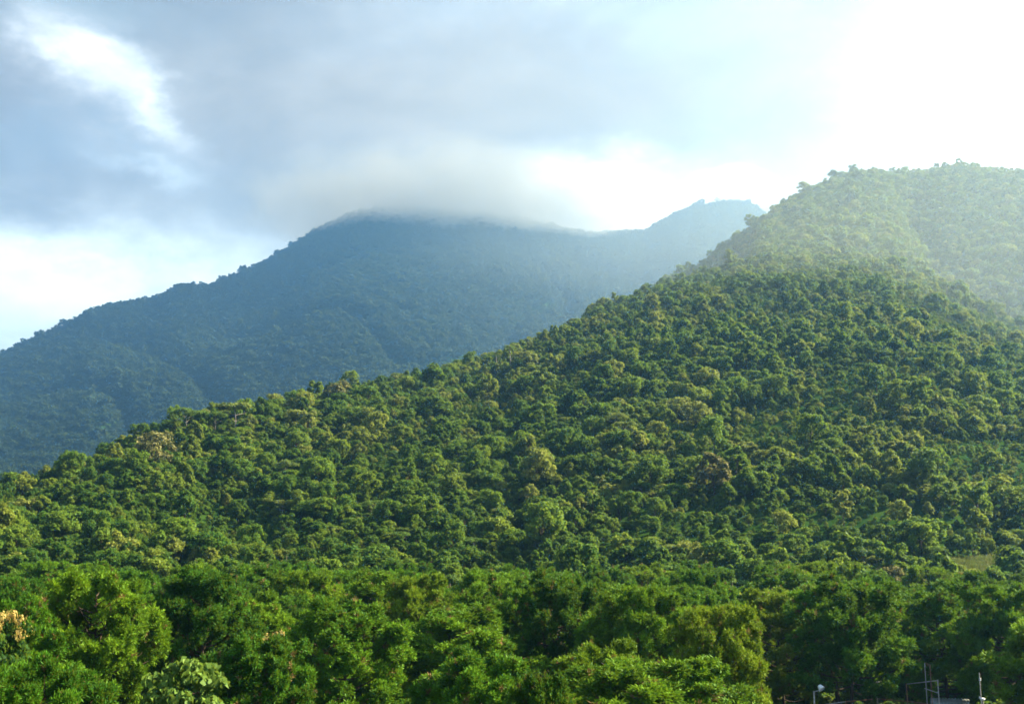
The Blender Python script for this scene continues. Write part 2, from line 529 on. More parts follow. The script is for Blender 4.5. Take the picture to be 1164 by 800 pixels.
# ------------------------------------------------------------------ pine trees
def pine_proto(seed, Ht, Rc, base, dens=1.0):
    g = np.random.default_rng(seed)
    wood, leaf, dead = Geo(), Geo(), Geo()
    lean = g.normal(size=2) * 0.25
    zz = np.linspace(0, Ht * 0.97, 9)
    tp = np.stack([lean[0] * (zz / Ht) ** 2 + 0.1 * np.sin(zz * 0.6 + seed), lean[1] * (zz / Ht) ** 2 + 0.1 * np.cos(zz * 0.5 + seed), zz], 1)
    wood.tube(tp, np.linspace(0.19, 0.03, 9) * (Ht / 12), 8)
    nb = int(52 * dens)
    tufts, tdir, ttint = [], [], []
    for i in range(nb):
        k = (i + g.random()) / nb
        z = Ht * (base + (0.98 - base) * k)
        th = i * 2.399 + g.normal() * 0.4
        prof = (math.sin(math.pi * min(1, 0.26 + 0.70 * (k ** 1.05)))) ** 0.75
        L = Rc * max(0.14, prof) * g.uniform(0.72, 1.12)
        if k > 0.93:
            L = Rc * 0.30
        o = np.array([np.interp(z, zz, tp[:, 0]), np.interp(z, zz, tp[:, 1]), z])
        hd = np.array([math.cos(th), math.sin(th), 0])
        rise = g.uniform(0.05, 0.45) + 0.5 * k
        ss = np.linspace(0, 1, 6)
        sag = -0.25 * (1 - k) * np.sin(ss * math.pi) * L * 0.4
        bp = o + hd * (ss * L)[:, None] + np.array([0, 0, 1]) * (ss ** 1.6 * L * rise + sag)[:, None]
        wood.tube(bp, np.linspace(0.06, 0.012, 6) * (0.5 + L / Rc * 0.6), 4)
        btint = g.uniform(0.1, 0.9)
        up = np.array([0, 0, 1.0])
        side = np.cross(hd, up)
        npuff = 2 + int(L * 1.5)
        for j in range(npuff):
            q = 1.0 if j == 0 else g.uniform(0.42, 0.95)
            p0 = np.array([np.interp(q, ss, bp[:, m]) for m in range(3)])
            l2 = 0.0 if j == 0 else g.uniform(0.4, 1.0) * (0.35 + 0.30 * L)
            d2 = unit(hd * 0.7 + side * g.uniform(-1.1, 1.1) + up * g.uniform(0.0, 0.6))
            p1 = p0 + d2 * l2
            if l2:
                wood.tube(np.stack([p0, (p0 + p1) / 2 - [0, 0, 0.03], p1]), [0.020, 0.014, 0.008], 4)
            pr = g.uniform(0.42, 0.78)
            pt = np.clip(btint + g.normal() * 0.15, 0, 1)
            nt = int(11 + 26 * pr * pr)
            for m in range(nt):
                k3 = unit(g.normal(size=3) + up * 0.35 + hd * 0.2)
                r3 = pr * g.uniform(0.45, 1.0)
                tufts.append(p1 + up * 0.12 + k3 * r3 * np.array([1, 1, 0.85]))
                tdir.append(unit(k3 + up * 0.55 + g.normal(size=3) * 0.2))
                ttint.append(np.clip(pt + g.normal() * 0.10, 0, 1))
    tufts, tdir, ttint = np.array(tufts), np.array(tdir), np.array(ttint)
    NB = 22
    n = len(tufts)
    dirs = unit(g.normal(size=(n, NB, 3)) * 0.62 + tdir[:, None] * 0.75)
    Ln = g.uniform(0.17, 0.32, (n, NB, 1))
    Wn = 0.034
    c0 = tufts[:, None] + g.normal(size=(n, NB, 3)) * 0.05 - tdir[:, None] * g.uniform(0, 0.22, (n, NB, 1))
    sd = unit(np.cross(dirs, g.normal(size=(n, NB, 3))))
    q = np.stack([c0 - sd * Wn * 0.35, c0 + dirs * Ln * 0.55 - sd * Wn, c0 + dirs * Ln, c0 + dirs * Ln * 0.55 + sd * Wn], 2).reshape(-1, 4, 3)
    tt = np.clip(np.repeat(ttint, NB) + g.normal(size=n * NB) * 0.12, 0, 1)
    isdead = np.repeat(g.random(n) < 0.03, NB)
    leaf.quads(q[~isdead], tt[~isdead])
    leaf.quads(q[isdead], tt[isdead])
    me = np_mesh('crown', np.concatenate(leaf.v), np.concatenate(leaf.f), 4, (M_PINE, M_DEAD), np.concatenate(leaf.t),
                 mat_idx=np.concatenate([np.zeros((~isdead).sum()), np.ones(isdead.sum())]))
    allz = np.concatenate(leaf.v)
    return wood.mesh('trunk', M_BARK, True), me, float(np.percentile(allz[:, 2], 99.7)), float(np.percentile(np.hypot(allz[:, 0], allz[:, 1]), 97))


PINES = [pine_proto(100 + i, 12.0, r, b) for i, (r, b) in enumerate([(3.5, 0.34), (3.9, 0.40), (3.2, 0.30), (4.2, 0.42), (3.6, 0.25), (2.9, 0.30), (3.8, 0.45)])]

RG = np.random.default_rng(5)


def put_tree(name, trunk, crown, loc, scale, rz, label, cat, group):
    e = empty(name, loc, rz)
    e.scale = scale
    for nm, me in (('trunk', trunk), ('crown', crown)):
        if me is not None:
            link(nm, me, e)
    return tag(e, label, cat, group)


def ground_pt(x, y_any, d):
    u, _ = px_uv(x, y_any)
    a = math.atan(u)
    return math.sin(a) * d, math.cos(a) * d


def put_pine(x, ytop, d, width, variant, label, group='pines in the grove below the hill'):
    """pine whose crown top shows at photo pixel (x, ytop) at distance d, crown `width` pixels wide"""
    X, Y = ground_pt(x, ytop, d)
    ztop = EYE + px_uv(x, ytop)[1] * d
    tr, cr, Ht, Rc = PINES[variant % len(PINES)]
    sz = ztop / Ht
    sw = width / F * d / (2 * Rc)
    return put_tree('pine_tree', tr, cr, (X, Y, 0), (sw, sw, sz), RG.uniform(0, 6.28), label, 'pine tree', group), X, Y


taken = []
HERO = [
    # x, top y, distance, crown width px, variant, label
    (118, 652, 74, 150, 1, 'large dark green pine beside the orange blossoms, with rounded crown lit on its right'),
    (236, 648, 82, 125, 0, 'dense green pine directly behind the pale-leaved small tree'),
    (30, 682, 70, 110, 2, 'shaded pine directly behind the orange blossoms'),
    (45, 752, 46, 170, 3, 'bright green pine top nearest the camera in the bottom left corner'),
    (392, 682, 72, 150, 4, 'broad dark pine left of the shaded hollow, middle of the grove'),
    (300, 722, 58, 120, 5, 'dark pine just right of the pale-leaved small tree'),
    (470, 655, 98, 95, 0, 'yellowish green pine with a pointed top above the broad dark pine'),
    (560, 662, 92, 100, 6, 'light green pine with rounded crown above the shaded hollow'),
    (545, 742, 54, 150, 2, 'bright tufted pine top at the bottom edge below the shaded hollow'),
    (628, 652, 84, 125, 3, 'tall pine with loose layered crown right of the shaded hollow'),
    (610, 768, 44, 110, 5, 'low bright pine top cut by the bottom edge, centre of the grove'),
    (720, 668, 78, 140, 1, 'wide pine with dense tufts below the pale umbrella tree'),
    (690, 730, 62, 130, 4, 'dark pine at the bottom edge below the wide tufted pine'),
    (815, 690, 66, 120, 6, 'pine with yellow-green right side and bare trunk showing under it'),
    (962, 655, 92, 140, 3, 'big spreading pine with sunlit right side above the steel fence'),
    (885, 672, 96, 100, 0, 'light green pine left of the big spreading pine'),
    (1068, 672, 102, 110, 2, 'green pine behind the steel gate frame'),
    (1140, 664, 94, 120, 1, 'dark pine with a pointed top at the right end of the grove'),
]
for (x, yt, d, wd, va, lab) in HERO:
    o, X, Y = put_pine(x, yt, d, wd, va, lab)
    taken.append((X, Y, wd / F * d / 2))
# the rest of the grove, in staggered rows
ROWS = [(158, 650), (148, 652), (137, 654), (127, 656), (117, 659), (107, 662), (96, 668), (77, 690), (54, 762)]
for ri, (d, yt) in enumerate(ROWS):
    left, right = -d * 0.47, d * 0.62  # rows widened out of view on the right, added to shade the court
    n = int((right - left) / 9.4)
    for i in range(n):
        X = left + (i + 0.5 + (0.5 if ri % 2 else 0)) * (right - left) / n + RG.normal() * 1.2
        Y = math.sqrt(max(d * d - X * X, 100)) + RG.normal() * 1.6
        px = 582 + F * X / Y
        if any(math.hypot(X - a, Y - b) < 3.0 + 0.7 * r for a, b, r in taken):
            continue
        if 845 < px < 1164 and d < 100:      # open ball court in front of the right end of the grove
            continue
        taken.append((X, Y, 2.4))
        jit = float(np.clip(RG.normal() * (11 if d > 115 else 18), -11, 34 if d < 115 else 16))
        lab = 'green pine in the far rows of the grove at the hill foot' if d > 100 else 'green pine among the front pines of the grove'
        put_pine(px, yt + jit, math.hypot(X, Y), RG.uniform(7.5, 10.5) / d * F, int(RG.integers(0, 7)), lab,
                 'pines in the far rows of the grove' if d > 100 else 'pines among the front of the grove')

# ------------------------------------------------------------------ broadleaf trees
def crown_mesh(seed, Rx, Rz, zc, lobes, leaves, L, mat, flat=1.0, name='crown', low=-0.25):
    """lobed crown: leaf faces spread through lumpy lobes on an uneven envelope"""
    g = np.random.default_rng(seed)
    geo = Geo()
    for i in range(lobes):
        th = i * 2.399 + g.normal() * 0.5
        el = math.asin(np.clip(low + (1 - low) * (i + 0.5) / lobes, -1, 1)) + g.normal() * 0.12
        rr = g.uniform(0.55, 0.92)
        c = np.array([math.cos(th) * math.cos(el) * Rx * rr, math.sin(th) * math.cos(el) * Rx * rr, zc + math.sin(el) * Rz * rr])
        lr = Rx * g.uniform(0.22, 0.46)
        lt = g.uniform(0.05, 0.95)
        n = int(leaves / lobes * (lr / (0.36 * Rx)) ** 2)
        dirs = unit(g.normal(size=(n, 3)))
        dirs[:, 2] = np.where(dirs[:, 2] < -0.35, -dirs[:, 2], dirs[:, 2])
        rad = lr * (g.random(n) ** 0.28)
        rad *= 1 + 0.22 * np.sin(dirs[:, 0] * 6 + i) * np.cos(dirs[:, 1] * 5 + dirs[:, 2] * 4)
        p = c + dirs * rad[:, None] * np.array([1, 1, 0.72 * flat])
        nr = unit(dirs * 0.7 + g.normal(size=(n, 3)) * 0.5 + np.array([0, 0, 0.35]))
        sz = L * g.uniform(0.65, 1.35, n)
        tt = np.clip(0.5 * lt + 0.5 * g.random(n), 0, 1)
        geo.quads(leaf_quads(p, nr, sz, sz * 0.62, g), tt)
    return geo.mesh(name, mat)


def broad_trunk(seed, Rx, zc, Rz, mat=None, r=0.16):
    g = np.random.default_rng(seed)
    geo = Geo()
    z = np.linspace(-0.5, zc, 6)
    p = np.stack([0.15 * np.sin(z + seed), 0.15 * np.cos(z * 0.8 + seed), z], 1)
    geo.tube(p, np.linspace(r, r * 0.55, 6), 7)
    for i in range(6):
        th = i * 1.05 + g.normal() * 0.2
        L = Rx * g.uniform(0.5, 0.75)
        s = np.linspace(0, 1, 4)
        o = p[3 + i % 2]
        q = o + np.stack([np.cos(th) * s * L, np.sin(th) * s * L, s ** 0.8 * Rz * g.uniform(0.4, 0.9)], 1)
        geo.tube(q, np.linspace(r * 0.5, r * 0.12, 4), 5)
    return geo.mesh('trunk', mat or M_BARK, True)


BROAD = []
for i, (Rx, Rz, zc, nl) in enumerate([(3.4, 3.6, 5.2, 13), (4.2, 4.0, 5.6, 17), (2.8, 4.0, 5.4, 11), (3.8, 3.2, 4.6, 15), (3.0, 2.8, 4.4, 10), (4.6, 4.6, 6.2, 19), (2.5, 5.0, 6.0, 11), (3.6, 3.8, 5.0, 12)]):
    zc = Rz + 1.1
    BROAD.append((broad_trunk(300 + i, Rx, zc, Rz), crown_mesh(200 + i, Rx, Rz, zc, nl + 4, 2600, 0.72, M_BROAD, 1.25, low=-0.75)))
def variant(pair, mat):
    tr, cr = pair
    c2 = cr.copy()
    c2.materials.clear()
    c2.materials.append(mat)
    return tr, c2


OLIVE = [variant(b, M_OLIVE) for b in BROAD]
UMB = []
for i, (Rx, Rz, zc, nl) in enumerate([(4.4, 1.3, 6.6, 12), (3.8, 1.1, 6.0, 10), (5.0, 1.5, 7.4, 14)]):
    UMB.append((broad_trunk(330 + i, Rx, zc, Rz, M_PBARK), crown_mesh(230 + i, Rx, Rz, zc, nl, 2800, 0.40, M_UMB, 0.6)))
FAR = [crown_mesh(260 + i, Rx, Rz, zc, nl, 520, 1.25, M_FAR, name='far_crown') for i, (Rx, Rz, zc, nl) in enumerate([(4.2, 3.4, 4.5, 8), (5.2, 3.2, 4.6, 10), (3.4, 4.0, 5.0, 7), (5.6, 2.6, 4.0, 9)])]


def palm_meshes(seed, Hh=9.0):
    g = np.random.default_rng(seed)
    wood, leaf = Geo(), Geo()
    z = np.linspace(-0.4, Hh, 7)
    p = np.stack([0.05 * z * math.sin(seed), 0.03 * z, z], 1)
    wood.tube(p, np.linspace(0.17, 0.10, 7), 7)
    for i in range(18):
        th = i * 2.399
        up = g.uniform(-0.1, 1.1)
        s = np.linspace(0, 1, 9)
        L = g.uniform(2.2, 2.9)
        hd = np.array([math.cos(th), math.sin(th), 0])
        rib = p[-1] + hd * (s * L * 0.9)[:, None] + np.array([0, 0, 1]) * (s * up * L * 0.8 - s ** 2 * L * 0.75)[:, None]
        wood.tube(rib, np.linspace(0.03, 0.006, 9), 4)
        side = np.cross(hd, [0, 0, 1.0])
        for sg in (-1, 1):
            for k in np.linspace(0.12, 1, 18):
                a = np.array([np.interp(k, s, rib[:, m]) for m in range(3)])
                ll = 0.75 * math.sin(math.pi * (0.15 + 0.8 * k)) + 0.15
                b = a + side * sg * ll + hd * 0.25 * ll + np.array([0, 0, -0.25 * ll])
                mid = (a + b) / 2
                leaf.quads(np.array([[a, mid + hd * 0.06, b, mid - hd * 0.06]]), g.random(1))
    return wood.mesh('trunk', M_PBARK, True), leaf.mesh('crown', M_BROAD)


PALM = [palm_meshes(1), palm_meshes(4, 7.5)]


def scatter(az0, az1, d0, d1, sp, seed):
    """jittered points over a sector of the valley"""
    g = np.random.default_rng(seed)
    D = np.arange(d0, d1, sp)
    P = []
    for k, d in enumerate(D):
        n = max(1, int((R(az1) - R(az0)) * d / sp))
        a = R(az0) + (np.arange(n) + g.random(n) * 0.9) / n * (R(az1) - R(az0))
        dd = d + g.uniform(-0.5, 0.5, n) * sp
        P.append(np.stack([np.sin(a) * dd, np.cos(a) * dd], 1))
    return np.concatenate(P)


def instanced(name, pts, scl, var, protos, label):
    """one uncountable mass of trees: points carrying the tree meshes"""
    me = bpy.data.meshes.new(name)
    n = len(pts)
    me.vertices.add(n)
    me.vertices.foreach_set('co', np.asarray(pts, np.float32).ravel())
    g = np.random.default_rng(n)
    a = me.attributes.new('rot', 'FLOAT_VECTOR', 'POINT')
    rv = np.zeros((n, 3), np.float32)
    rv[:, 2] = g.uniform(0, 6.28, n)
    rv[:, :2] = g.normal(size=(n, 2)) * 0.08
    a.data.foreach_set('vector', rv.ravel())
    a = me.attributes.new('scl', 'FLOAT_VECTOR', 'POINT')
    a.data.foreach_set('vector', np.asarray(scl, np.float32).ravel())
    a = me.attributes.new('var', 'INT', 'POINT')
    a.data.foreach_set('value', np.asarray(var, np.int32))
    c = bpy.data.collections.new(name + '_kinds')
    for i, m in enumerate(protos):
        c.objects.link(bpy.data.objects.new('%s_kind_%02d' % (name, i), m))
    o = link(name, me)
    ng = bpy.data.node_groups.new(name, 'GeometryNodeTree')
    ng.interface.new_socket('Geometry', in_out='INPUT', socket_type='NodeSocketGeometry')
    ng.interface.new_socket('Geometry', in_out='OUTPUT', socket_type='NodeSocketGeometry')
    nd = ng.nodes.new
    gi, go = nd('NodeGroupInput'), nd('NodeGroupOutput')
    ci = nd('GeometryNodeCollectionInfo')
    ci.inputs['Collection'].default_value = c
    ci.inputs['Separate Children'].default_value = True
    ci.inputs['Reset Children'].default_value = True
    ip = nd('GeometryNodeInstanceOnPoints')
    ip.inputs['Pick Instance'].default_value = True

    def attr(nm, ty):
        x = nd('GeometryNodeInputNamedAttribute')
        x.data_type = ty
        x.inputs['Name'].default_value = nm
        return x.outputs[0]
    L = ng.links.new
    L(gi.outputs[0], ip.inputs['Points'])
    L(ci.outputs[0], ip.inputs['Instance'])
    L(attr('var', 'INT'), ip.inputs['Instance Index'])
    L(attr('rot', 'FLOAT_VECTOR'), ip.inputs['Rotation'])
    L(attr('scl', 'FLOAT_VECTOR'), ip.inputs['Scale'])
    L(ip.outputs[0], go.inputs[0])
    o.modifiers.new('trees', 'NODES').node_group = ng
    return tag(o, label, None, None, 'stuff')


def joined(pair):
    """trunk and crown of a tree as one mesh, for the mass of trees"""
    tr, cr = pair
    def arr(me):
        v = np.empty(len(me.vertices) * 3, np.float32); me.vertices.foreach_get('co', v)
        f = np.empty(len(me.loops), np.int32); me.loops.foreach_get('vertex_index', f)
        tt = np.empty(len(me.polygons), np.float32); me.attributes['tint'].data.foreach_get('value', tt)
        return v.reshape(-1, 3), f.reshape(-1, 4), tt
    v1, f1, t1 = arr(cr)
    v2, f2, t2 = arr(tr)
    return np_mesh('tree', np.concatenate([v1, v2]), np.concatenate([f1, f2 + len(v1)]), 4, (cr.materials[0], tr.materials[0]), np.concatenate([t1, t2]),
                   mat_idx=np.concatenate([np.zeros(len(f1)), np.ones(len(f2))]))


# near hill: nearest trees one by one, the rest as one forest
P = scatter(-33, 33, 168, 765, 2.05, 77)
az, dd = np.arctan2(P[:, 0], P[:, 1]), np.hypot(P[:, 0], P[:, 1])
dr = np.interp(az, SPUR[0], SPUR[2])
keep = dd < dr + 14
z = H_spur(P[:, 0], P[:, 1])
bx, by = 582 + F * P[:, 0] / P[:, 1], 640 - F * (z - EYE) / dd
clear = ((bx - 1140) / 62) ** 2 + ((by - 648) / 13) ** 2 < 1
meadow = P[clear & keep]
thin = (((bx - 1060) / 120) ** 2 + ((by - 592) / 30) ** 2 < 1) & (np.random.default_rng(3).random(len(P)) < 0.6)
keep &= ~clear
short = (thin | (np.abs(((bx - 1140) / 75) ** 2 + ((by - 648) / 18) ** 2) < 1))[keep]
P, az, dd, dr, z = P[keep], az[keep], dd[keep], dr[keep], z[keep]
g = np.random.default_rng(9)
ytop_h = 7.5
size = g.lognormal(0, 0.44, len(P)) * 0.30
patch = vnoise(P[:, 0] / 34, P[:, 1] / 34, 60)
umb = umb_ = (g.random(len(P)) < 0.05 + 0.04 * patch)
size *= np.where(patch < -0.35, 0.62, 1.0) * (1 + 0.15 * patch)
size = np.where(short, size * 0.65, size)
size = np.clip(np.where(g.random(len(P)) < 0.03, size * 1.6, size), 0.12, 0.80) * np.where(umb_, 0.85, 1.0)
drift = vnoise(P[:, 0] / 48 + 5, P[:, 1] / 48, 90) + 0.5 * vnoise(P[:, 0] / 17, P[:, 1] / 17, 91) + 0.0012 * P[:, 0] - 0.1  # random patches, plus yellower trees rightward imitating the sunlit slope
olive = g.random(len(P)) < np.clip(0.48 + 0.6 * drift, 0.08, 0.9)
kindv = g.integers(0, 8, len(P))
order = np.argsort(dd)
ytop = 640 - F * (z + 6.5 * size - EYE) / dd
inview = (np.abs(az) < R(24.6)) & (ytop < 652)
single = np.zeros(len(P), bool)
cnt_b = cnt_u = 0
for i in order:
    if not inview[i]:
        continue
    if umb[i] and cnt_u < 110:
        single[i] = True
        cnt_u += 1
    elif not umb[i] and cnt_b < 295:
        single[i] = True
        cnt_b += 1
for i in np.nonzero(single)[0]:
    s = size[i]
    if umb[i]:
        tr, cr = UMB[kindv[i] % 3]
        put_tree('umbrella_tree', tr, cr, (P[i, 0], P[i, 1], z[i] - 0.2), (s, s, s), g.uniform(0, 6.28), 'flat-topped umbrella tree among rounded trees on the lower hillside', 'umbrella tree', 'umbrella trees on the lower hillside')
    else:
        tr, cr = (OLIVE if olive[i] else BROAD)[kindv[i]]
        put_tree('broadleaf_tree', tr, cr, (P[i, 0], P[i, 1], z[i] - 0.2), (s, s, s * g.uniform(0.85, 1.15)), g.uniform(0, 6.28),
                 'olive yellow-green broadleaf tree on the lower hillside above the pine grove' if olive[i] else 'rounded green broadleaf tree on the lower hillside above the pine grove',
                 'broadleaf tree', 'olive broadleaf trees on the lower hillside' if olive[i] else 'green broadleaf trees on the lower hillside')
rest = ~single
protos = [joined(b) for b in BROAD] + [joined(b) for b in OLIVE] + [joined(b) for b in UMB]
var = np.where(umb, 16 + kindv % 3, kindv + 8 * olive)
sc3 = np.stack([size, size, size * np.clip(g.lognormal(0.02, 0.18, len(P)), 0.7, 1.35)], 1)
instanced('forest', np.column_stack([P, z - 0.2])[rest], sc3[rest], var[rest], protos, 'dense green broadleaf forest covering the near hill')

# pale grass in the clearing
gg = np.random.default_rng(31)
tuft = Geo()
n = 60
a_ = gg.uniform(0, 6.28, n)
c = np.stack([gg.normal(size=n) * 0.35, gg.normal(size=n) * 0.35, np.zeros(n)], 1)
tip = c + np.stack([np.cos(a_) * 0.3, np.sin(a_) * 0.3, gg.uniform(0.4, 0.9, n)], 1)
wd = np.stack([-np.sin(a_), np.cos(a_), np.zeros(n)], 1) * 0.04
tuft.quads(np.stack([c - wd, c + wd, tip + wd * 0.2, tip - wd * 0.2], 1), gg.random(n))
tm = tuft.mesh('grass_tuft', M_GRASS)
Q = np.repeat(meadow, 26, 0) + gg.uniform(-1.5, 1.5, (len(meadow) * 26, 2))
one = gg.uniform(0.7, 1.3, (len(Q), 1)) * np.ones((1, 3))
instanced('grass', np.column_stack([Q, H_spur(Q[:, 0], Q[:, 1])]), one, np.zeros(len(Q)), [tm], 'pale dry grass in a clearing at the foot of the hill')

# right-hand hill behind
P = scatter(2, 34, 640, 1110, 3.9, 78)
az, dd = np.arctan2(P[:, 0], P[:, 1]), np.hypot(P[:, 0], P[:, 1])
dr = np.interp(az, RIGHT[0], RIGHT[2])
k = dd < dr + 14
P = P[k]
z = np.maximum(H_right(P[:, 0], P[:, 1]), H_spur(P[:, 0], P[:, 1]))
s = g.lognormal(0, 0.3, len(P)) * 0.60
instanced('forest', np.column_stack([P, z - 0.2]), np.stack([s, s, s], 1), np.where(g.random(len(P)) < 0.03, g.integers(16, 19, len(P)), g.integers(0, 16, len(P))), protos, 'hazy broadleaf forest on the higher hill at the back')

# far mountain
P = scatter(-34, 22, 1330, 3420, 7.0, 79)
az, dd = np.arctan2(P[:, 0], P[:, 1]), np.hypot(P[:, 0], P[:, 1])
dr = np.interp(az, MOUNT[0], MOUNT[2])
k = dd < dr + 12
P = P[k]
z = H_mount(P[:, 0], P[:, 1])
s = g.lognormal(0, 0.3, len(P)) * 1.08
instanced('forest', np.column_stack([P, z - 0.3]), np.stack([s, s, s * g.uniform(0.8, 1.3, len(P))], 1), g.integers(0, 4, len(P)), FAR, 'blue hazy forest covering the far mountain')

# ------------------------------------------------------------------ cloud lying on the far peak
def cloud_bank(name, c_px, dist, size, dens, label, seed, colr=(0.6, 0.62, 0.63), torn=1.5):
    """lumpy closed body of cloud; its density thins out toward the skin"""
    u, v = px_uv(*c_px)
    a = math.atan(u)
    n1, n2 = 40, 20
    th = np.linspace(0, 2 * math.pi, n1, endpoint=False)
    ph = np.linspace(0.001, math.pi - 0.001, n2)
    T, Pp = np.meshgrid(th, ph)
    k = np.stack([np.cos(T) * np.sin(Pp), np.sin(T) * np.sin(Pp), np.cos(Pp)], -1)
    k = k * (1 + 0.06 * np.sin(T * 3 + seed) * np.sin(Pp))[..., None] * np.array(size) / 2
    i = np.arange(n1 * n2).reshape(n2, n1)
    f = np.stack([i[:-1], i[1:], np.roll(i[1:], -1, 1), np.roll(i[:-1], -1, 1)], -1).reshape(-1, 4)
    gg = Geo()
    gg.v.append(k.reshape(-1, 3)); gg.f.append(f); gg.t.append(np.full(len(f), .5))
    m = bpy.data.materials.new(name + '_vapour')
    m.use_nodes = True
    t = NT(m.node_tree)
    out = t.n('ShaderNodeOutputMaterial')
    pv = t.n('ShaderNodeVolumePrincipled')
    pv.inputs['Color'].default_value = colr + (1,)
    pv.inputs['Anisotropy'].default_value = 0.5
    tc = t.n('ShaderNodeTexCoord')
    mp = t.n('ShaderNodeMapping')
    mp.inputs['Scale'].default_value = tuple(2 / q for q in size)
    t.l(tc.outputs['Object'], mp.inputs[0])
    ln = t.n('ShaderNodeVectorMath', operation='LENGTH')
    t.l(mp.outputs[0], ln.inputs[0])
    nz = t.n('ShaderNodeTexNoise')
    nz.inputs['Scale'].default_value = 0.0075
    nz.inputs['Detail'].default_value = 4.0
    t.l(tc.outputs['Object'], nz.inputs['Vector'])
    e = t.m('SUBTRACT', 0.98, ln.outputs['Value'])
    e = t.m('ADD', e, t.m('MULTIPLY', t.m('SUBTRACT', nz.outputs['Fac'], 0.5), torn))
    e = t.m('MULTIPLY', t.m('MULTIPLY', e, 1.5, clamp=True), t.m('MULTIPLY', t.m('SUBTRACT', 1.0, ln.outputs['Value']), 5.0, clamp=True))
    t.l(t.m('MULTIPLY', e, dens), pv.inputs['Density'])
    t.l(pv.outputs[0], out.inputs['Volume'])
    o = link(name, gg.mesh(name, m))
    o.location = (math.sin(a) * dist, math.cos(a) * dist, EYE + v * dist)
    o.rotation_euler = (0, 0, -a)
    return tag(o, label, None, None, 'stuff')


cloud_bank('cloud', (505, 240), 3050, (1250, 1100, 230), 0.0080, 'soft grey cloud wrapped round the top of the far mountain', 1, (0.46, 0.46, 0.45), 1.3)
cloud_bank('cloud', (825, 216), 3360, (330, 400, 120), 0.009, 'thin white cloud brushing the second peak of the far mountain', 3, (0.8, 0.81, 0.8))
cloud_bank('mist', (1080, 235), 600, (680, 640, 300), 0.00036, 'thin sunlit mist in front of the highest hill on the right', 5, (0.90, 0.95, 0.86), 0.4)
cloud_bank('mist', (800, 270), 2300, (1500, 700, 420), 0.0002, 'thin sunlit mist below the saddle of the far mountain', 6, (0.95, 0.95, 0.90), 0.3)

# ------------------------------------------------------------------ trees that stand out
def special(name, pair, x, ytop, d, width, H, label, cat, group=None, fit=True):
    """tree whose top shows at photo pixel (x, ytop), standing on terrain H at distance d"""
    tr, cr = pair
    zs = np.empty(len(cr.vertices) * 3, np.float32)
    cr.vertices.foreach_get('co', zs)
    zs = zs.reshape(-1, 3)
    hz, wx = zs[:, 2].max(), np.percentile(np.abs(zs[:, 0]), 98) * 2
    u_, v_ = px_uv(x, ytop)
    if H and fit:
        a_ = math.atan(u_)
        D = np.linspace(165, float(np.interp(a_, SPUR[0], SPUR[2])) + 4, 400)
        zg = H(np.sin(a_) * D, np.cos(a_) * D)
        tv = (zg + width / F * D / wx * hz - EYE) / D
        d = float(D[np.argmin(np.abs(tv - v_))])
    X, Y = math.sin(math.atan(u_)) * d, math.cos(math.atan(u_)) * d
    z0 = float(H(np.array([X]), np.array([Y]))[0]) if H else 0.0
    sw = width / F * d / wx
    sz = max((EYE + v_ * d - z0) / hz, 0.4 * sw)
    if H:
        sz = min(sz, (2.2 if name == 'palm_tree' else 1.35) * sw)
    return put_tree(name, tr, cr, (X, Y, z0 - 0.1), (sw, sw, sz), RG.uniform(0, 6.28), label, cat, group), X, Y, z0


special('palm_tree', PALM[0], 581, 392, 512, 20, H_spur, 'taller of the two slender palms on the skyline of the near hill', 'palm tree', 'palms on the ridge')
special('palm_tree', PALM[1], 565, 398, 506, 18, H_spur, 'shorter of the two slender palms on the skyline of the near hill', 'palm tree', 'palms on the ridge')
special('umbrella_tree', UMB[0], 213, 463, 404, 38, H_spur, 'dark flat-topped tree standing clear against the blue mountain, left ridge end', 'umbrella tree')
special('umbrella_tree', UMB[1], 268, 456, 410, 40, H_spur, 'flat-topped tree on the ridge just right of the one standing clear', 'umbrella tree')
special('broadleaf_tree', BROAD[6], 358, 431, 445, 18, H_spur, 'narrow upright tree on the ridge below the blue mountain', 'broadleaf tree')
special('broadleaf_tree', variant(BROAD[3], M_TAN), 384, 431, 448, 30, H_spur, 'tan pinkish tree on the ridge beside the narrow upright tree', 'broadleaf tree')
special('broadleaf_tree', BROAD[0], 493, 412, 480, 24, H_spur, 'round green tree on the ridge left of the two slender palms', 'broadleaf tree')
special('broadleaf_tree', variant(BROAD[7], M_YEL), 617, 417, 470, 26, H_spur, 'bright yellow-green tree just below the two slender palms', 'broadleaf tree')
special('broadleaf_tree', variant(BROAD[4], M_YEL), 669, 469, 420, 17, H_spur, 'small bright yellow-green tree alone on the middle of the hill face', 'broadleaf tree')
special('broadleaf_tree', variant(BROAD[1], M_YEL), 748, 382, 520, 24, H_spur, 'pale olive round tree high on the hill face', 'broadleaf tree')
special('broadleaf_tree', variant(BROAD[5], M_TAN), 178, 488, 372, 42, H_spur, 'wide tan-topped tree on the left shoulder of the hill', 'broadleaf tree')
special('broadleaf_tree', variant(BROAD[2], M_TAN), 810, 512, 335, 36, H_spur, 'tan-topped round tree in the middle of the right slope', 'broadleaf tree')
special('broadleaf_tree', variant(BROAD[1], M_TAN), 1010, 640, 205, 34, H_spur, 'golden tan tree just above the big spreading pine', 'broadleaf tree')
special('umbrella_tree', variant(UMB[2], M_PALE), 762, 640, 178, 42, H_spur, 'pale yellow umbrella tree rising over the far edge of the pine grove', 'umbrella tree')
special('umbrella_tree', variant(UMB[0], M_PALE), 832, 655, 174, 40, H_spur, 'low pale umbrella tree right of the taller pale one at the grove edge', 'umbrella tree')

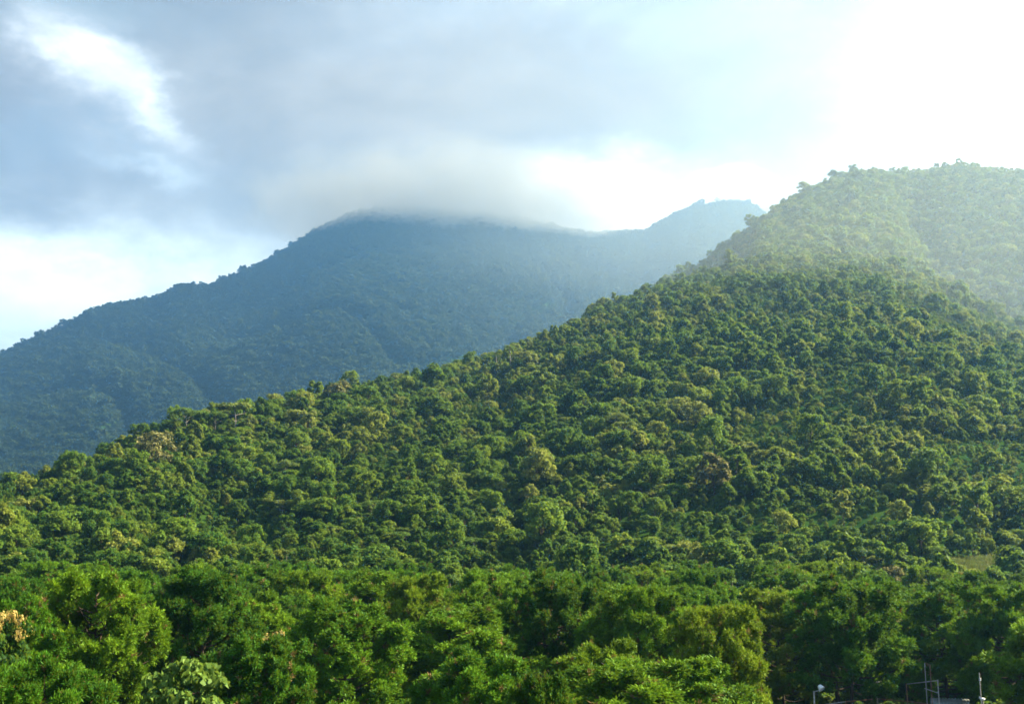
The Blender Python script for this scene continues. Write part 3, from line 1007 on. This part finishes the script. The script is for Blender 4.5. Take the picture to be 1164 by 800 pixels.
SMALL = (broad_trunk(350, 2.0, 6.6, 1.5, M_PBARK, 0.12), crown_mesh(250, 2.0, 1.9, 7.0, 14, 1300, 0.36, M_PALE, 0.55, low=-0.6))
special('broadleaf_tree', SMALL, 212, 742, 56, 80, None, 'small tree with pale lime leaves among the dark front pines', 'broadleaf tree')
FLOW = (broad_trunk(351, 2.2, 8.0, 1.6, M_BARK, 0.14), crown_mesh(251, 2.2, 1.7, 8.6, 12, 2400, 0.26, M_BROAD, 0.8, low=-0.5))


def blossoms(e, seed, n):
    gg = np.random.default_rng(seed)
    geo = Geo()
    for i in range(n):
        a, q = gg.uniform(0, 6.28), gg.uniform(0.2, 0.95)
        c = np.array([math.cos(a) * 1.9 * q, math.sin(a) * 1.9 * q, 8.8 + 1.5 * math.sqrt(1 - (0.9 * q) ** 2) - 0.25 * gg.random()])
        k = 46
        dirs = unit(gg.normal(size=(k, 3)))
        p = c + dirs * 0.52 * gg.random(k)[:, None] ** 0.5 * np.array([1, 1, 0.6])
        geo.quads(leaf_quads(p, dirs, 0.17, 0.13, gg), gg.random(k))
    link('blossom', geo.mesh('blossom', M_ORANGE), e)


e, *_ = special('flowering_tree', FLOW, 8, 699, 64, 62, None, 'tree topped with orange blossoms at the left edge of the grove', 'flowering tree')
blossoms(e, 1, 15)
e, *_ = special('flowering_tree', FLOW, 312, 717, 66, 40, None, 'small tree with few yellow-orange blossoms between the middle pines', 'flowering tree')
blossoms(e, 2, 4)

# low growth under the pines
P = scatter(-32, 38, 38, 172, 2.6, 80)
u = 582 + F * P[:, 0] / P[:, 1]
court = (u > 860) & (u < 1240) & (np.hypot(P[:, 0], P[:, 1]) < 99) & (np.hypot(P[:, 0], P[:, 1]) > 70)
P = P[~court]
s_ = np.random.default_rng(8).uniform(0.16, 0.36, len(P))
instanced('undergrowth', np.column_stack([P, np.full(len(P), -0.1)]), np.stack([s_ * 1.4, s_ * 1.4, s_], 1), np.random.default_rng(7).integers(0, 8, len(P)), protos, 'dark green undergrowth between the pine trunks')

# ------------------------------------------------------------------ ball court: fence, lamps, poles, shed
def at(x, y, d):
    u, v = px_uv(x, y)
    a = math.atan(u)
    return np.array([math.sin(a) * d, math.cos(a) * d, EYE + v * d])


def one_tube(name, pts, r, mat, parent, origin, sides=8):
    gg = Geo()
    pts = np.asarray(pts, float) - np.asarray(origin)
    gg.tube(pts, np.full(len(pts), r), sides, close=False)
    return link(name, gg.mesh(name, mat, True), parent)


ZR = 4.7
fpts = [at(840, 790, 78), at(884, 790, 82.5), at(961, 790, 89.5), at(997, 790, 92), at(1031, 790, 91), at(1067, 790, 89), at(1112, 790, 85), at(1164, 790, 80), at(1220, 790, 76)]
o0 = np.array([fpts[3][0], fpts[3][1], 0])
fence = empty('wire_fence', o0)
tag(fence, 'tall rusty wire fence with steel posts round the ball court', 'fence')
tops = [ZR, ZR, ZR, at(997, 775, 92)[2], at(1031, 777, 91)[2], at(1067, 772, 89)[2], ZR, ZR, ZR]
for i, p in enumerate(fpts):
    one_tube('post', [(p[0], p[1], 0), (p[0], p[1], tops[i] / 2), (p[0], p[1], tops[i])], 0.055 if i == 3 else 0.034, M_STEEL if i in (3, 5) else M_RUST, fence, o0)
for i in range(len(fpts) - 1):
    a, b = fpts[i].copy(), fpts[i + 1].copy()
    a[2], b[2] = ZR - 0.05, ZR - 0.05
    one_tube('rail', [a, (a + b) / 2, b], 0.03, M_RUST if i != 1 else M_STEEL, fence, o0)
    a[2], b[2] = 0.15, 0.15
    one_tube('rail', [a, (a + b) / 2, b], 0.025, M_RUST, fence, o0)
gg = Geo()
for i in range(len(fpts) - 1):
    a, b = fpts[i] * [1, 1, 0], fpts[i + 1] * [1, 1, 0]
    Lh = np.linalg.norm(b - a)
    dirh = (b - a) / Lh
    hgt = ZR - 0.25
    for k in np.arange(-hgt, Lh, 0.35):
        for sg in (1, -1):
            t0, t1 = max(k, 0), min(k + hgt, Lh)
            if t1 - t0 < 0.05:
                continue
            z0_, z1_ = (t0 - k), (t1 - k)
            if sg < 0:
                z0_, z1_ = hgt - z0_, hgt - z1_
            off = np.cross(dirh, [0, 0, 1.0]) * 0.005 * sg
            gg.tube(np.array([a + dirh * t0 + [0, 0, 0.17 + z0_], a + dirh * t1 + [0, 0, 0.17 + z1_]]) + off - o0, [0.004, 0.004], 3, close=False)
link('wire_mesh', gg.mesh('wire_mesh', M_RUST), fence)
# arm on the taller post, cross rails of the gate bay
p = fpts[3].copy(); p[2] = tops[3]
one_tube('arm', [p, p + [0.35, 0.05, 0.02], p + [0.8, 0.1, -0.08]], 0.05, M_STEEL, fence, o0)
a, b = at(1031, 777, 91), at(1066, 773, 89)
one_tube('rail', [a, (a + b) / 2, b], 0.026, M_STEEL, fence, o0)

# gate frame standing in the right bay
o1 = at(1051, 790, 89.6) * [1, 1, 0]
gate = empty('goal_frame', o1)
tag(gate, 'thin rusty frame with two uprights beside the tall fence post', 'goal frame')
a, b = at(1051, 753, 89.6), at(1057, 755, 89.4)
one_tube('upright', [a * [1, 1, 0], a * [1, 1, 0.5], a], 0.026, M_STEEL, gate, o1)
one_tube('upright', [b * [1, 1, 0], b * [1, 1, 0.5], b], 0.028, M_RUST, gate, o1)
c, d_ = at(1051, 782, 89.6), at(1066, 787, 88.9)
one_tube('crossbar', [c, (c + d_) / 2, d_], 0.026, M_STEEL, gate, o1)
one_tube('crossbar', [a, (a + b) / 2, b], 0.02, M_RUST, gate, o1)

# floodlight
pa = at(925, 785, 86)
o2 = pa * [1, 1, 0]
fl = empty('floodlight', o2)
tag(fl, 'white floodlight on a grey pole in front of the dark pines', 'floodlight')
one_tube('pole', [pa * [1, 1, 0], pa * [1, 1, 0.5], pa], 0.06, M_STEEL, fl, o2)
one_tube('arm', [pa - [0, 0, 0.05], pa + [0.2, -0.02, 0.0], pa + [0.42, -0.05, 0.06]], 0.025, M_STEEL, fl, o2)


def lamp_head(parent, c, origin, r):
    gg = Geo()
    prof_ = [(-0.9, 0.35), (-0.75, 0.6), (-0.2, 0.75), (0.35, 1.0), (0.42, 1.04)]
    gg.tube(np.array([[0.5 * k * r, -0.5 * k * r, -0.75 * k * r] for k, _ in prof_]) + c - origin, [q * r for _, q in prof_], 14, close=False)
    hd = link('lamp_head', gg.mesh('lamp_head', M_WHITE, True), parent)
    gg = Geo()
    gg.tube(np.array([[0.5 * k * r, -0.5 * k * r, -0.75 * k * r] for k in (0.36, 0.40, 0.46)]) + c - origin, [0.97 * r, 0.8 * r, 0.02 * r], 14, close=False)
    link('lens', gg.mesh('lens', M_GLASS, True), hd)


lamp_head(fl, pa + [0.50, -0.06, 0.22], o2, 0.24)

# slender pole at the right
pb = at(1113, 764, 87)
o3 = pb * [1, 1, 0]
up = empty('utility_pole', o3)
tag(up, 'slender pale pole with small fittings at the right end of the fence', 'utility pole')
one_tube('pole', [pb * [1, 1, 0], pb * [1, 1, 0.5], pb], 0.035, M_STEEL, up, o3)
for y in (773, 794):
    q = at(1113, y, 87)
    gg = Geo()
    for k in range(3):
        gg.tube(np.array([q + [0.06, 0, 0.06 * k], q + [0.06, 0, 0.03 + 0.06 * k], q + [0.06, 0, 0.045 + 0.06 * k]]) - o3, [0.05, 0.085, 0.03], 10, close=False)
    link('insulator', gg.mesh('insulator', M_WHITE, True), up)

# small post lamp right of the pole
pc = at(1117, 796, 83)
o4 = pc * [1, 1, 0]
bl = empty('post_lamp', o4)
tag(bl, 'short post with a pale lamp cap below the slender pole', 'post lamp')
one_tube('pole', [pc * [1, 1, 0], pc * [1, 1, 0.5], pc], 0.06, M_STEEL, bl, o4)
gg = Geo()
gg.tube(np.array([[0, 0, 0], [0, 0, 0.10], [0, 0, 0.14], [0, 0, 0.2]]) + pc - o4, [0.09, 0.17, 0.17, 0.02], 12, close=False)
link('lamp_cap', gg.mesh('lamp_cap', M_WHITE, True), bl)

# shed roof showing at the bottom edge
q = at(1080, 796, 93)
o5 = q * [1, 1, 0]
shed = empty('shed', o5, -0.35)
tag(shed, 'low shed with a pale grey roof behind the court fence', 'shed')
hh = q[2]
gg = Geo(); gg.box((0, 0, (hh - 0.3) / 2), (2.2, 2.6, hh - 0.3))
wl = link('wall', gg.mesh('wall', M_WALL), shed)
gg = Geo()
n = 26
xs = np.linspace(-1.35, 1.35, n)
zz = 0.03 * np.cos(np.arange(n) * math.pi)
row = lambda y, z: np.stack([xs, np.full(n, y), z + zz], 1)
v = np.concatenate([row(-1.6, hh - 0.28), row(1.6, hh), row(-1.6, hh - 0.31), row(1.6, hh - 0.03)])
i = np.arange(n - 1)
f = np.concatenate([np.stack([i, i + 1, i + 1 + n, i + n], 1), np.stack([i + 2 * n, i + 3 * n, i + 3 * n + 1, i + 2 * n + 1], 1), np.stack([i, i + 2 * n, i + 2 * n + 1, i + 1], 1), np.stack([i + n, i + n + 1, i + 3 * n + 1, i + 3 * n], 1)])
link('roof', np_mesh('roof', v, f, 4, (M_ROOF,)), shed)
gg = Geo(); gg.box((-0.3, -1.325, 1.0), (0.9, 0.05, 2.0))
dr_ = link('door', gg.mesh('door', M_DOOR), shed)
gg = Geo(); gg.box((0.05, -1.37, 1.0), (0.04, 0.05, 0.14))
link('handle', gg.mesh('handle', M_STEEL), dr_)
